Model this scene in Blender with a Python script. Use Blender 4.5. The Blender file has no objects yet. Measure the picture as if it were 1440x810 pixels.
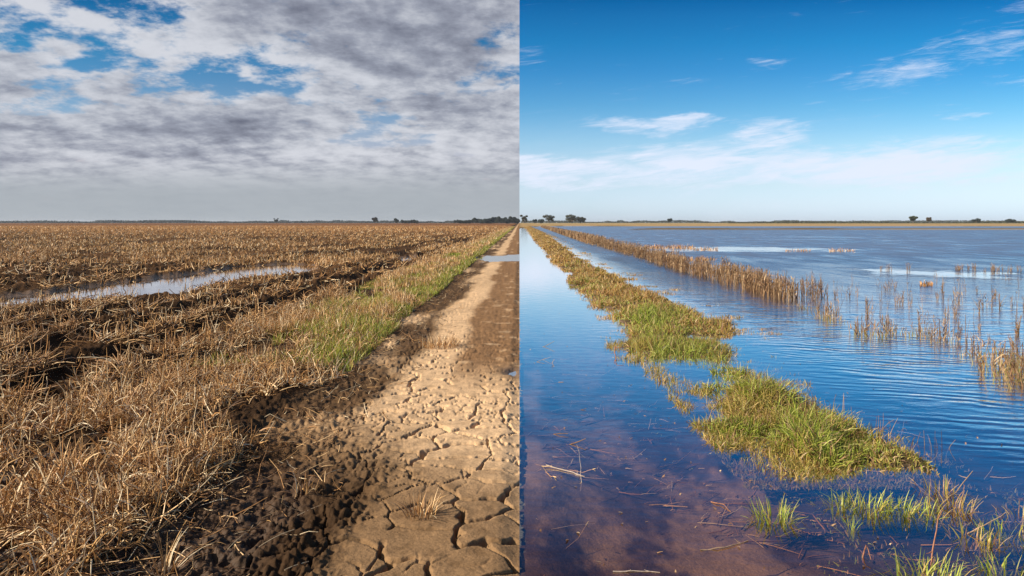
import bpy, math, random
import numpy as np

R = math.radians
rng = np.random.default_rng(7)
random.seed(7)
SC = bpy.context.scene
COL = SC.collection

# ------------------------------------------------------------------ camera
CAM_H = 1.5
FPX = 1000.0                 # focal length in photo pixels (1440 wide)
cam_d = bpy.data.cameras.new('camera')
cam = bpy.data.objects.new('camera', cam_d)
COL.objects.link(cam)
cam.location = (0, 0, CAM_H)
cam.rotation_euler = (R(90), 0, 0)
cam_d.sensor_width = 36
cam_d.lens = 36 * FPX / 1440
cam_d.shift_x = -10.5 / 1440
cam_d.shift_y = (313 - 405) / 1440
cam_d.clip_start = 0.05
cam_d.clip_end = 20000
SC.camera = cam

# ------------------------------------------------------------------ light
SUN_EL, SUN_AZ = 31.0, 256.0          # azimuth clockwise from +Y: to the left
sun_dir = (math.sin(R(SUN_AZ)) * math.cos(R(SUN_EL)), math.cos(R(SUN_AZ)) * math.cos(R(SUN_EL)), math.sin(R(SUN_EL)))
sd = bpy.data.lights.new('sun', 'SUN')
sd.energy = 5.0
sd.angle = R(0.5)
sd.color = (1.0, 0.89, 0.74)
so = bpy.data.objects.new('sun', sd)
COL.objects.link(so)
so.rotation_euler = (R(90 - SUN_EL), 0, R(180 - SUN_AZ))

SC.view_settings.view_transform = 'Standard'
SC.view_settings.look = 'None'
SC.view_settings.gamma = 1
SC.view_settings.use_curve_mapping = False
SC.view_settings.exposure = 0.68
SC.cycles.max_bounces = 6
SC.cycles.transparent_max_bounces = 8
SC.cycles.use_denoising = True
SC.cycles.denoising_input_passes = 'RGB_ALBEDO_NORMAL'
SC.cycles.denoising_prefilter = 'ACCURATE'


class N:
    """tiny node-graph helper"""
    def __init__(self, tree):
        self.t = tree
        self.nodes = tree.nodes
    def new(self, typ, **kw):
        n = self.nodes.new(typ)
        for k, v in kw.items():
            setattr(n, k, v)
        return n
    def put(self, sock, v):
        if hasattr(v, 'links'):
            self.t.links.new(v, sock)
        elif isinstance(v, (tuple, list)) and len(v) == 3 and sock.type == 'RGBA':
            sock.default_value = (*v, 1)
        else:
            sock.default_value = v
    def m(self, op, a, b=0.0, c=0.0, clamp=False):
        n = self.new('ShaderNodeMath', operation=op, use_clamp=clamp)
        self.put(n.inputs[0], a); self.put(n.inputs[1], b); self.put(n.inputs[2], c)
        return n.outputs[0]
    def sstep(self, x, a, b, lo=0.0, hi=1.0):
        n = self.new('ShaderNodeMapRange', interpolation_type='SMOOTHSTEP')
        for i, v in enumerate((x, a, b, lo, hi)):
            self.put(n.inputs[i], v)
        return n.outputs[0]
    def lin(self, x, a, b, lo=0.0, hi=1.0):
        n = self.new('ShaderNodeMapRange')
        for i, v in enumerate((x, a, b, lo, hi)):
            self.put(n.inputs[i], v)
        return n.outputs[0]
    def mix(self, f, a, b, mode='MIX'):
        n = self.new('ShaderNodeMix', data_type='RGBA', blend_type=mode)
        self.put(n.inputs[0], f); self.put(n.inputs[6], a); self.put(n.inputs[7], b)
        return n.outputs[2]
    def vec(self, x, y, z):
        n = self.new('ShaderNodeCombineXYZ')
        for i, v in enumerate((x, y, z)):
            self.put(n.inputs[i], v)
        return n.outputs[0]
    def noise(self, v, scale, detail=6, rough=0.55, dist=0.0, out=0):
        n = self.new('ShaderNodeTexNoise')
        self.put(n.inputs['Vector'], v)
        n.inputs['Scale'].default_value = scale
        n.inputs['Detail'].default_value = detail
        n.inputs['Roughness'].default_value = rough
        n.inputs['Distortion'].default_value = dist
        return n.outputs[out]
    def ramp(self, x, stops):
        n = self.new('ShaderNodeValToRGB')
        self.put(n.inputs[0], x)
        e = n.color_ramp.elements
        while len(e) < len(stops):
            e.new(0.5)
        for el, (p, c) in zip(e, stops):
            el.position = p
            el.color = (*c, 1)
        return n.outputs[0]


# ------------------------------------------------------------------ sky
SKY_STRENGTH = 0.08
world = bpy.data.worlds.new('World')
SC.world = world
world.use_nodes = True
g = N(world.node_tree)
g.nodes.clear()
sky = g.new('ShaderNodeTexSky', sky_type='NISHITA', sun_disc=False)
sky.sun_elevation = R(SUN_EL)
sky.sun_rotation = R(SUN_AZ)
sky.altitude = 0
sky.air_density = 1.0
sky.dust_density = 0.6
sky.ozone_density = 2.0
tc = g.new('ShaderNodeTexCoord')
sx = g.new('ShaderNodeSeparateXYZ')
g.put(sx.inputs[0], tc.outputs['Generated'])
dx, dy, dz = sx.outputs
yy = g.m('MAXIMUM', g.m('ABSOLUTE', dy), 0.08)
zz = g.m('MAXIMUM', dz, 0.0)
u = g.m('DIVIDE', dx, yy)
v = g.m('DIVIDE', zz, yy)

wpn = g.noise(g.vec(g.m('MULTIPLY', u, 5.0), g.m('MULTIPLY', v, 14.0), 1.7), 1.0, 5, 0.6, 0.3, out=1)
wsp = g.new('ShaderNodeSeparateXYZ')
g.put(wsp.inputs[0], wpn)
uw = g.m('ADD', u, g.m('MULTIPLY', g.m('SUBTRACT', wsp.outputs[0], 0.5), 0.22))
vw = g.m('ADD', v, g.m('MULTIPLY', g.m('SUBTRACT', wsp.outputs[1], 0.5), 0.075))


def ell(cu, cv, ru, rv, tilt=0.0, lo=0.15):
    """soft bank of cloud centred on one direction"""
    a = g.m('SUBTRACT', uw, cu); b = g.m('SUBTRACT', vw, cv)
    b = g.m('SUBTRACT', b, g.m('MULTIPLY', a, tilt))
    a = g.m('DIVIDE', a, ru); b = g.m('DIVIDE', b, rv)
    r = g.m('ADD', g.m('MULTIPLY', a, a), g.m('MULTIPLY', b, b))
    return g.sstep(r, 1.0, lo, 0.0, 1.0)


def add(*xs):
    r = xs[0]
    for x in xs[1:]:
        r = g.m('ADD', r, x)
    return r


def px(x, y):
    return (x - 730.5) / FPX, (313 - y) / FPX

nish = sky.outputs[0]
# clear half: the Nishita sky, deepened aloft and paled by haze low down
hs = g.new('ShaderNodeHueSaturation')
g.put(hs.inputs['Color'], nish)
hs.inputs['Saturation'].default_value = 1.35
hs.inputs['Value'].default_value = 1.0
clear = hs.outputs[0]
clear = g.mix(1.0, clear, g.ramp(g.m('MULTIPLY', v, 2.5), [(0.0325, (0.517, 0.649, 1.128)), (0.1325, (0.524, 0.566, 0.754)), (0.2075, (0.526, 0.556, 0.649)), (0.2825, (0.465, 0.547, 0.611)), (0.4075, (0.313, 0.487, 0.561)), (0.5325, (0.161, 0.409, 0.517)), (0.6325, (0.081, 0.372, 0.478)), (0.7325, (0.055, 0.312, 0.428)), (0.7775, (0.029, 0.264, 0.387))]), 'MULTIPLY')
clear = g.mix(1.0, clear, (2.0, 2.0, 2.0), 'MULTIPLY')
# cloud coordinates on a flat layer overhead
den = g.m('ADD', zz, 0.24)
lx = g.m('DIVIDE', dx, den); ly = g.m('DIVIDE', dy, den)
pl = g.vec(lx, ly, 0.0)
wisp = g.noise(g.vec(g.m('MULTIPLY', u, 3.0), g.m('MULTIPLY', g.m('SUBTRACT', v, g.m('MULTIPLY', u, 0.10)), 17.0), 3.3), 2.0, 8, 0.62, 0.6)
wisp2 = g.noise(g.vec(g.m('MULTIPLY', u, 10.0), g.m('MULTIPLY', g.m('SUBTRACT', v, g.m('MULTIPLY', u, 0.14)), 75.0), 9.1), 1.5, 6, 0.68, 0.9)
w = g.m('ADD', g.m('MULTIPLY', wisp, 0.5), g.m('MULTIPLY', wisp2, 0.5))


def bank(x, y, rx, ry, k, tilt=0.0, lo=0.0):
    cu, cv = px(x, y)
    return g.m('MULTIPLY', ell(cu, cv, 1.25 * rx / FPX, 1.25 * ry / FPX, tilt, lo), k)

cov = add(bank(990, 192, 150, 34, 0.22, 0.0), bank(905, 172, 95, 12, 0.30), bank(1060, 186, 60, 24, 0.20), bank(940, 210, 90, 14, 0.12),
          bank(1350, 222, 260, 36, 0.36, 0.04), bank(1050, 240, 460, 30, 0.30, 0.0), bank(760, 242, 150, 24, 0.34),
          bank(1360, 74, 170, 26, 0.22, 0.14), bank(1250, 110, 100, 26, 0.18, 0.1), bank(1355, 159, 60, 9, 0.40, 0.06),
          bank(762, 90, 60, 18, 0.26), bank(1110, 92, 30, 8, 0.2), bank(1420, 25, 70, 30, 0.18, 0.1),
          bank(980, 116, 40, 8, 0.16), bank(1430, 120, 120, 22, 0.16, 0.1))
w = g.m('ADD', g.m('MULTIPLY', g.m('SUBTRACT', w, 0.5), 1.9), 0.5)
cirrus = g.sstep(g.m('ADD', w, cov), 0.62, 1.28)
haze_band = g.m('MULTIPLY', g.sstep(v, 0.17, 0.05), 0.45)
cirrus = g.m('MINIMUM', g.m('ADD', g.m('MULTIPLY', cirrus, 0.85), g.m('MULTIPLY', haze_band, wisp)), 0.92)
clear = g.mix(1.0, clear, g.ramp(v, [(0.0, (0.90, 0.92, 0.92)), (0.1, (0.96, 0.97, 0.97)), (0.2, (1, 1, 1))]), 'MULTIPLY')
right = g.mix(cirrus, clear, (6.3, 6.8, 8.0))

# cloudy half: broken layer cloud
n1 = g.noise(pl, 2.6, 8, 0.62, 0.0)
n2 = g.noise(g.vec(g.m('ADD', lx, 5.0), ly, 2.0), 7.0, 8, 0.62, 0.0)
n2s = g.noise(g.vec(g.m('ADD', lx, 4.95), g.m('ADD', ly, 0.03), 2.0), 7.0, 8, 0.62, 0.0)
n3 = g.noise(g.vec(lx, g.m('MULTIPLY', ly, 1.3), 7.0), 1.3, 5, 0.5, 0.2)
dens = g.m('ADD', g.m('MULTIPLY', n1, 0.50), g.m('MULTIPLY', n2, 0.50))
dens = g.m('ADD', g.m('MULTIPLY', g.m('SUBTRACT', dens, 0.5), 1.5), 0.5)
gaps = add(bank(215, 108, 200, 24, 0.17, -0.05), bank(335, 120, 100, 26, 0.22, 0.0), bank(130, 72, 170, 26, 0.12, -0.1),
           bank(165, 8, 90, 18, 0.24), bank(520, 182, 130, 30, 0.19, 0.0), bank(20, 20, 90, 40, 0.08), bank(690, 50, 60, 25, 0.10), bank(60, 60, 120, 20, 0.08))
thick = add(bank(590, 36, 180, 75, 0.22, 0.0), bank(360, 12, 120, 40, 0.18, 0.0), bank(330, 178, 150, 20, 0.20, 0.0),
            bank(560, 100, 190, 60, 0.05), bank(110, 190, 220, 26, 0.12), bank(640, 150, 150, 40, 0.08))
dens = g.m('ADD', g.m('SUBTRACT', dens, g.m('MULTIPLY', gaps, 0.54)), g.m('MULTIPLY', thick, 0.35))
dens = g.m('ADD', dens, g.sstep(v, 0.20, 0.05, 0.0, 0.12))
cover = g.sstep(dens, 0.32, 0.49)
edge_lit = add(g.m('MULTIPLY', n2, 0.25), g.m('MULTIPLY', n3, 0.50), g.m('MULTIPLY', g.m('SUBTRACT', n2s, n2), 0.7), 0.125)
shade = g.sstep(add(g.m('MULTIPLY', g.m('SUBTRACT', edge_lit, 0.5), 1.45), g.m('MULTIPLY', dens, 0.35), g.m('MULTIPLY', thick, 0.85)), -0.02, 0.78)
ccol = g.ramp(shade, [(0.0, (0.70, 0.70, 0.725)), (0.25, (0.50, 0.51, 0.55)), (0.5, (0.33, 0.345, 0.40)), (0.75, (0.23, 0.24, 0.29)), (1.0, (0.125, 0.13, 0.175))])
ccol = g.mix(1.0, ccol, (7.5, 7.7, 8.05), 'MULTIPLY')
gapblue = g.mix(1.0, clear, (1.35, 0.82, 0.76), 'MULTIPLY')
left = g.mix(g.m('MULTIPLY', cover, 0.97), gapblue, ccol)
left = g.mix(g.sstep(v, 0.095, 0.035, 0.0, 0.93), left, (3.12, 3.42, 3.73))
both = g.mix(g.m('GREATER_THAN', dx, 0.0), left, right)
both = g.mix(g.sstep(dz, -0.02, -0.10), both, (1.2, 1.0, 0.8))
bg = g.new('ShaderNodeBackground')
g.put(bg.inputs[0], both)
bg.inputs[1].default_value = SKY_STRENGTH
wo = g.new('ShaderNodeOutputWorld')
g.put(wo.inputs[0], bg.outputs[0])


# ------------------------------------------------------------------ helpers
def smooth(x, a, b):
    t = np.clip((x - a) / (b - a), 0, 1)
    return t * t * (3 - 2 * t)


def _hash(ix, iy, s):
    n = (ix.astype(np.int64) * 374761393 + iy.astype(np.int64) * 668265263 + s * 1442695041) & 0x7fffffff
    n = ((n ^ (n >> 13)) * 1274126177) & 0x7fffffff
    n = ((n ^ (n >> 16)) * 668265263) & 0x7fffffff
    return ((n ^ (n >> 15)) & 0xffffff) / float(0xffffff)


def vnoise(x, y, s=0):
    ix = np.floor(x); iy = np.floor(y)
    fx = x - ix; fy = y - iy
    fx = fx * fx * (3 - 2 * fx); fy = fy * fy * (3 - 2 * fy)
    a = _hash(ix, iy, s); b = _hash(ix + 1, iy, s); c = _hash(ix, iy + 1, s); d = _hash(ix + 1, iy + 1, s)
    return (a + (b - a) * fx) * (1 - fy) + (c + (d - c) * fx) * fy


def fbm(x, y, o=4, s=0, gain=0.5):
    t = 0; a = 1.0; n = 0
    for i in range(o):
        t = t + a * vnoise(x, y, s + i * 17)
        n += a; a *= gain
        x = x * 2.03 + 11.7; y = y * 2.03 + 5.3
    return t / n


def voronoi(x, y, s=0):
    """distance to the nearest cell border, and the cell's random value"""
    ix = np.floor(x); iy = np.floor(y)
    f1 = np.full(x.shape, 9.0); cx = np.zeros_like(x); cy = np.zeros_like(x); idv = np.zeros_like(x)
    pts = []
    for j in (-1, 0, 1):
        for i in (-1, 0, 1):
            qx = ix + i + 0.1 + 0.8 * _hash(ix + i, iy + j, s)
            qy = iy + j + 0.1 + 0.8 * _hash(ix + i, iy + j, s + 5)
            d = (qx - x) ** 2 + (qy - y) ** 2
            m = d < f1
            f1 = np.where(m, d, f1); cx = np.where(m, qx, cx); cy = np.where(m, qy, cy)
            idv = np.where(m, _hash(ix + i, iy + j, s + 9), idv)
            pts.append((qx, qy))
    e = np.full(x.shape, 9.0)
    for qx, qy in pts:
        ddx = qx - cx; ddy = qy - cy
        l = np.sqrt(ddx * ddx + ddy * ddy)
        k = ((qx + cx) / 2 - x) * ddx + ((qy + cy) / 2 - y) * ddy
        e = np.where(l > 1e-6, np.minimum(e, k / np.maximum(l, 1e-6)), e)
    return e, idv


def gnd(px_, py_):
    """photo pixel of a point on the flat plain -> its place on the ground"""
    Y = CAM_H * FPX / (py_ - 313.0)
    return (px_ - 730.5) / FPX * Y, Y


def poly(pts):
    return np.array([gnd(a, b) for a, b in pts])


def inpoly(P, x, y):
    c = np.zeros(np.shape(x), bool)
    n = len(P)
    for i in range(n):
        x1, y1 = P[i]; x2, y2 = P[(i + 1) % n]
        cond = ((y1 > y) != (y2 > y))
        with np.errstate(divide='ignore', invalid='ignore'):
            xi = (x2 - x1) * (y - y1) / (y2 - y1 + 1e-12) + x1
        c ^= cond & (x < xi)
    return c


def polydist(P, x, y):
    """signed distance, positive inside"""
    d = np.full(np.shape(x), 1e9)
    n = len(P)
    for i in range(n):
        a = P[i]; b = P[(i + 1) % n]
        e = b - a
        t = np.clip(((x - a[0]) * e[0] + (y - a[1]) * e[1]) / (e @ e + 1e-12), 0, 1)
        d = np.minimum(d, np.hypot(x - a[0] - t * e[0], y - a[1] - t * e[1]))
    return np.where(inpoly(P, x, y), d, -d)


def tag(o, label=None, cat=None, group=None, kind=None):
    if label: o['label'] = label
    if cat: o['category'] = cat
    if group: o['group'] = group
    if kind: o['kind'] = kind
    return o


def obj(name, me, parent=None, loc=None):
    o = bpy.data.objects.new(name, me)
    COL.objects.link(o)
    if parent: o.parent = parent
    if loc is not None: o.location = loc
    return o


def mesh(name, V, F, mats, cols=None, smooth_sh=False, matidx=None):
    V = np.asarray(V, np.float32).reshape(-1, 3)
    F = np.asarray(F, np.int32)
    k = F.shape[1]
    me = bpy.data.meshes.new(name)
    me.vertices.add(len(V)); me.vertices.foreach_set('co', V.ravel())
    me.loops.add(F.size); me.loops.foreach_set('vertex_index', F.ravel())
    me.polygons.add(len(F))
    me.polygons.foreach_set('loop_start', np.arange(0, F.size, k, dtype=np.int32))
    if smooth_sh:
        me.polygons.foreach_set('use_smooth', np.ones(len(F), bool))
    if matidx is not None:
        me.polygons.foreach_set('material_index', np.asarray(matidx, np.int32))
    me.update(calc_edges=True)
    if cols is not None:
        c = np.ones((len(V), 4), np.float32)
        c[:, :cols.shape[1]] = cols
        a = me.attributes.new('col', 'FLOAT_COLOR', 'POINT')
        a.data.foreach_set('color', c.ravel())
    for m in (mats if isinstance(mats, (list, tuple)) else [mats]):
        me.materials.append(m)
    me.validate()
    return me


def material(name):
    m = bpy.data.materials.new(name)
    m.use_nodes = True
    n = N(m.node_tree)
    n.nodes.clear()
    return m, n, n.new('ShaderNodeOutputMaterial')


def mat_attr(name, rough=0.8, spec=0.3, trans=0.0):
    m, n, out = material(name)
    at = n.new('ShaderNodeAttribute', attribute_name='col')
    geo = n.new('ShaderNodeNewGeometry')
    c = n.mix(1.0, at.outputs['Color'], n.ramp(n.noise(geo.outputs['Position'], 60, 3), [(0.3, (0.75, 0.75, 0.75)), (0.7, (1.2, 1.2, 1.2))]), 'MULTIPLY')
    b = n.new('ShaderNodeBsdfPrincipled')
    n.put(b.inputs['Base Color'], c)
    b.inputs['Roughness'].default_value = rough
    b.inputs['Specular IOR Level'].default_value = spec
    s = b.outputs[0]
    if trans:
        t = n.new('ShaderNodeBsdfTranslucent')
        n.put(t.inputs[0], c)
        x = n.new('ShaderNodeMixShader')
        x.inputs[0].default_value = trans
        n.put(x.inputs[1], s); n.put(x.inputs[2], t.outputs[0])
        s = x.outputs[0]
    n.put(out.inputs[0], s)
    return m


STRAW = mat_attr('dry_straw', 0.55, 0.35, 0.15)
GRASS = mat_attr('green_blade', 0.5, 0.35, 0.3)
LEAF = mat_attr('tree_leaf', 0.7, 0.2, 0.15)
BARK = mat_attr('grey_bark', 0.9, 0.1)
TWIG = mat_attr('weathered_twig', 0.8, 0.2)


def soil_material():
    m, n, out = material('soil')
    at = n.new('ShaderNodeAttribute', attribute_name='col')
    geo = n.new('ShaderNodeNewGeometry')
    p = geo.outputs['Position']
    f1 = n.noise(p, 9, 8, 0.65)
    f2 = n.noise(p, 70, 4, 0.6)
    c = n.mix(1.0, at.outputs['Color'], n.ramp(f1, [(0.28, (0.62, 0.60, 0.58)), (0.5, (1, 1, 1)), (0.75, (1.28, 1.26, 1.22))]), 'MULTIPLY')
    c = n.mix(1.0, c, n.ramp(f2, [(0.3, (0.78, 0.78, 0.78)), (0.7, (1.18, 1.18, 1.18))]), 'MULTIPLY')
    b = n.new('ShaderNodeBsdfPrincipled')
    n.put(b.inputs['Base Color'], c)
    n.put(b.inputs['Roughness'], n.lin(at.outputs['Alpha'], 0, 1, 0.95, 0.55))
    n.put(b.inputs['Specular IOR Level'], n.lin(at.outputs['Alpha'], 0.5, 1, 0.04, 0.3))
    h = n.m('ADD', n.m('MULTIPLY', f1, 0.010), n.m('MULTIPLY', f2, 0.006))
    bp = n.new('ShaderNodeBump')
    bp.inputs['Strength'].default_value = 1.0
    bp.inputs['Distance'].default_value = 0.8
    n.put(bp.inputs['Height'], h)
    n.put(b.inputs['Normal'], bp.outputs[0])
    n.put(out.inputs[0], b.outputs[0])
    return m


def water_material(name, ripple, tint=(0.82, 0.70, 0.58), ior=1.45):
    m, n, out = material(name)
    geo = n.new('ShaderNodeNewGeometry')
    sp = n.new('ShaderNodeSeparateXYZ')
    n.put(sp.inputs[0], geo.outputs['Position'])
    x, y, _ = sp.outputs
    if ripple:
        # long crested wind ripples on the open flood, dying out over the sheltered track
        warp = n.noise(n.vec(n.m('MULTIPLY', x, 0.5), n.m('MULTIPLY', y, 0.8), 0), 1.0, 3, 0.5)
        ph = n.m('ADD', n.m('MULTIPLY', n.m('ADD', y, n.m('MULTIPLY', x, 0.28)), 36.0), n.m('MULTIPLY', warp, 38.0))
        w1 = n.m('SINE', ph)
        brk = n.noise(n.vec(n.m('MULTIPLY', x, 1.3), n.m('MULTIPLY', y, 3.0), 4.0), 1.0, 3, 0.6)
        w1 = n.m('MULTIPLY', w1, n.m('MULTIPLY', n.sstep(brk, 0.30, 0.75), 0.0030))
        c1 = n.m('MULTIPLY', n.noise(n.vec(n.m('MULTIPLY', x, 1.4), n.m('MULTIPLY', y, 4.2), 1.0), 1.0, 5, 0.6, 0.4), 0.050)
        c2 = n.m('MULTIPLY', n.noise(n.vec(n.m('MULTIPLY', x, 0.35), n.m('MULTIPLY', y, 0.8), 2.0), 1.0, 4, 0.6, 0.4), 0.055)
        far = n.sstep(y, 7.0, 22.0)
        open_ = n.m('MULTIPLY', n.sstep(x, 2.4, 4.2), n.sstep(n.noise(n.vec(n.m('MULTIPLY', x, 0.05), n.m('MULTIPLY', y, 0.1), 0), 1.0, 3), 0.25, 0.45, 0.55, 1.0))
        # slicks: smooth lanes lying on the open water
        def slick(cx, cy, rx, ry):
            a = n.m('DIVIDE', n.m('SUBTRACT', x, cx), rx); b = n.m('DIVIDE', n.m('SUBTRACT', y, cy), ry)
            rr = n.m('ADD', n.m('MULTIPLY', a, a), n.m('MULTIPLY', b, b))
            rr = n.m('ADD', rr, n.m('MULTIPLY', n.m('SUBTRACT', n.noise(n.vec(n.m('MULTIPLY', x, 0.5), n.m('MULTIPLY', y, 0.55), 0), 1.0, 6, 0.65), 0.5), 3.6))
            return n.sstep(rr, 0.35, 1.0)
        for s in SLICKS:
            open_ = n.m('MULTIPLY', open_, n.m('ADD', n.m('MULTIPLY', slick(*s), 0.80), 0.20))
        h = n.m('ADD', w1, n.m('ADD', n.m('MULTIPLY', c1, n.m('ADD', n.m('MULTIPLY', far, 0.8), 0.2)), n.m('MULTIPLY', c2, far)))
        calm = n.m('MULTIPLY', n.noise(n.vec(n.m('MULTIPLY', x, 4), n.m('MULTIPLY', y, 7), 5.0), 1.0, 3, 0.5), 0.0022)
        c3 = n.m('MULTIPLY', n.noise(n.vec(n.m('MULTIPLY', x, 0.7), n.m('MULTIPLY', y, 0.16), 6.0), 1.0, 4, 0.6, 0.5), 0.20)
        h = n.m('ADD', h, n.m('MULTIPLY', c3, far))
        h = n.m('ADD', n.m('MULTIPLY', n.m('MULTIPLY', h, n.sstep(y, 12.0, 34.0, 1.0, FARB)), open_), calm)
    else:
        h = n.m('MULTIPLY', n.noise(n.vec(n.m('MULTIPLY', x, 3), n.m('MULTIPLY', y, 6), 5.0), 1.0, 3, 0.5), 0.002)
    bp = n.new('ShaderNodeBump')
    bp.inputs['Strength'].default_value = 1.0
    bp.inputs['Distance'].default_value = 1.0
    n.put(bp.inputs['Height'], h)
    gl = n.new('ShaderNodeBsdfGlossy')
    if ripple:     # waves too small to resolve far off widen the reflection
        gust = n.noise(n.vec(n.m('MULTIPLY', x, 0.8), n.m('MULTIPLY', y, 0.22), 3.0), 1.0, 4, 0.65)
        rf = n.m('MULTIPLY', n.m('MULTIPLY', open_, n.sstep(y, 7.0, 40.0)), n.sstep(gust, 0.30, 0.70, FARR[0], FARR[1]))
        n.put(gl.inputs['Roughness'], n.m('ADD', rf, 0.03))
    else:
        gl.inputs['Roughness'].default_value = 0.05
    n.put(gl.inputs['Normal'], bp.outputs[0])
    gl.inputs[0].default_value = (1, 1, 1, 1)
    tr = n.new('ShaderNodeBsdfTransparent')
    lw = n.new('ShaderNodeLayerWeight')
    lw.inputs[0].default_value = 0.5
    n.put(lw.inputs['Normal'], bp.outputs[0])
    fr = n.sstep(lw.outputs['Facing'], 0.46, 0.97, 0.05, 1.0)
    tint_ = tint
    if ripple:     # steep unresolved facets reflect less at a grazing view and show the blue-grey water body
        opn = n.m('MULTIPLY', open_, n.sstep(y, 6.0, 30.0))
        fr = n.m('MULTIPLY', fr, n.m('SUBTRACT', 1.0, n.m('MULTIPLY', opn, n.sstep(gust, 0.30, 0.70, 0.38, 0.68))))
        tint_ = n.mix(n.sstep(x, 2.6, 5.0), tint, (0.32, 0.52, 0.80))
    mx = n.new('ShaderNodeMixShader')
    n.put(tr.inputs[0], tint_ if ripple else (*tint, 1))
    n.put(mx.inputs[0], fr)
    n.put(mx.inputs[1], tr.outputs[0]); n.put(mx.inputs[2], gl.outputs[0])
    n.put(out.inputs[0], mx.outputs[0])
    return m


FARR = (0.18, 0.46)
FARB = 0.25

def slick_px(x0, x1, y0, y1):
    ax, ay = gnd((x0 + x1) / 2, (y0 + y1) / 2)
    Y1 = gnd(0, y0)[1]; Y0 = gnd(0, y1)[1]
    return ax, (Y0 + Y1) / 2, (x1 - x0) / 2 / FPX * ay, (Y1 - Y0) / 2

SLICKS = [slick_px(840, 1230, 346, 354), slick_px(1200, 1440, 374, 392)]
SOIL = soil_material()
WATER_Z = -0.03
WATER = water_material('flood_water', True)
PUDDLE = water_material('puddle_water', False, (0.5, 0.45, 0.4), 1.7)

# ------------------------------------------------------------------ shapes of the ground
# field puddle, the puddle across the track, and smaller ones
FIELD_PUDDLE = poly([(-160, 462), (0, 438), (60, 430), (110, 429), (170, 421), (250, 418), (300, 404), (345, 394), (400, 388), (440, 384), (452, 372), (400, 369.5), (330, 374), (290, 381), (220, 389), (120, 402), (60, 410), (-20, 417), (-160, 434)])
TRACK_PUDDLE = poly([(690, 367), (680, 365), (668, 363), (672, 360.5), (690, 358.5), (740, 357.5), (740, 366.5)])
SEAM_PUDDLE = poly([(712, 524), (724, 527), (729.5, 522), (728, 517), (716, 518)])
FAR_PUDDLE = poly([(-20, 358), (18, 357), (26, 353), (-20, 352)])
SIDE_PUDDLE = poly([(556, 368), (582, 366), (584, 360), (566, 361)])
LEFT_PUDDLES = [FIELD_PUDDLE, TRACK_PUDDLE, SEAM_PUDDLE, FAR_PUDDLE, SIDE_PUDDLE]
PUD_Z = -0.028
# grass islands on the flooded side
ISLAND = poly([(985, 596), (1010, 630), (1040, 626), (1072, 650), (1142, 661), (1203, 651), (1284, 662), (1317, 673), (1370, 662), (1350, 640), (1290, 612), (1200, 582), (1120, 556), (1050, 543), (1015, 556)])
STRIP = poly([(872, 469), (945, 481), (1033, 470), (1022, 452), (960, 428), (900, 402), (850, 380), (812, 360), (786, 342), (770, 330), (756, 322.5), (746, 319.5), (739, 319.5), (745, 327), (752, 337), (768, 356), (784, 374), (800, 398), (822, 420), (856, 436)])
SPARSE = poly([(846, 474), (870, 492), (925, 506), (965, 530), (990, 556), (1040, 552), (1085, 540), (1080, 505), (1060, 484), (1030, 466), (930, 474)])
BANK_Y = gnd(0, 322.3)[1]


def furrow(x, y):
    xx = x + 0.22 * (fbm(x * 0.3, y * 0.25, 2, 3) - 0.5)
    ph = (xx + 4.25) / 1.06
    return np.cos(2 * np.pi * ph)          # +1 at the furrow bottom


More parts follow.
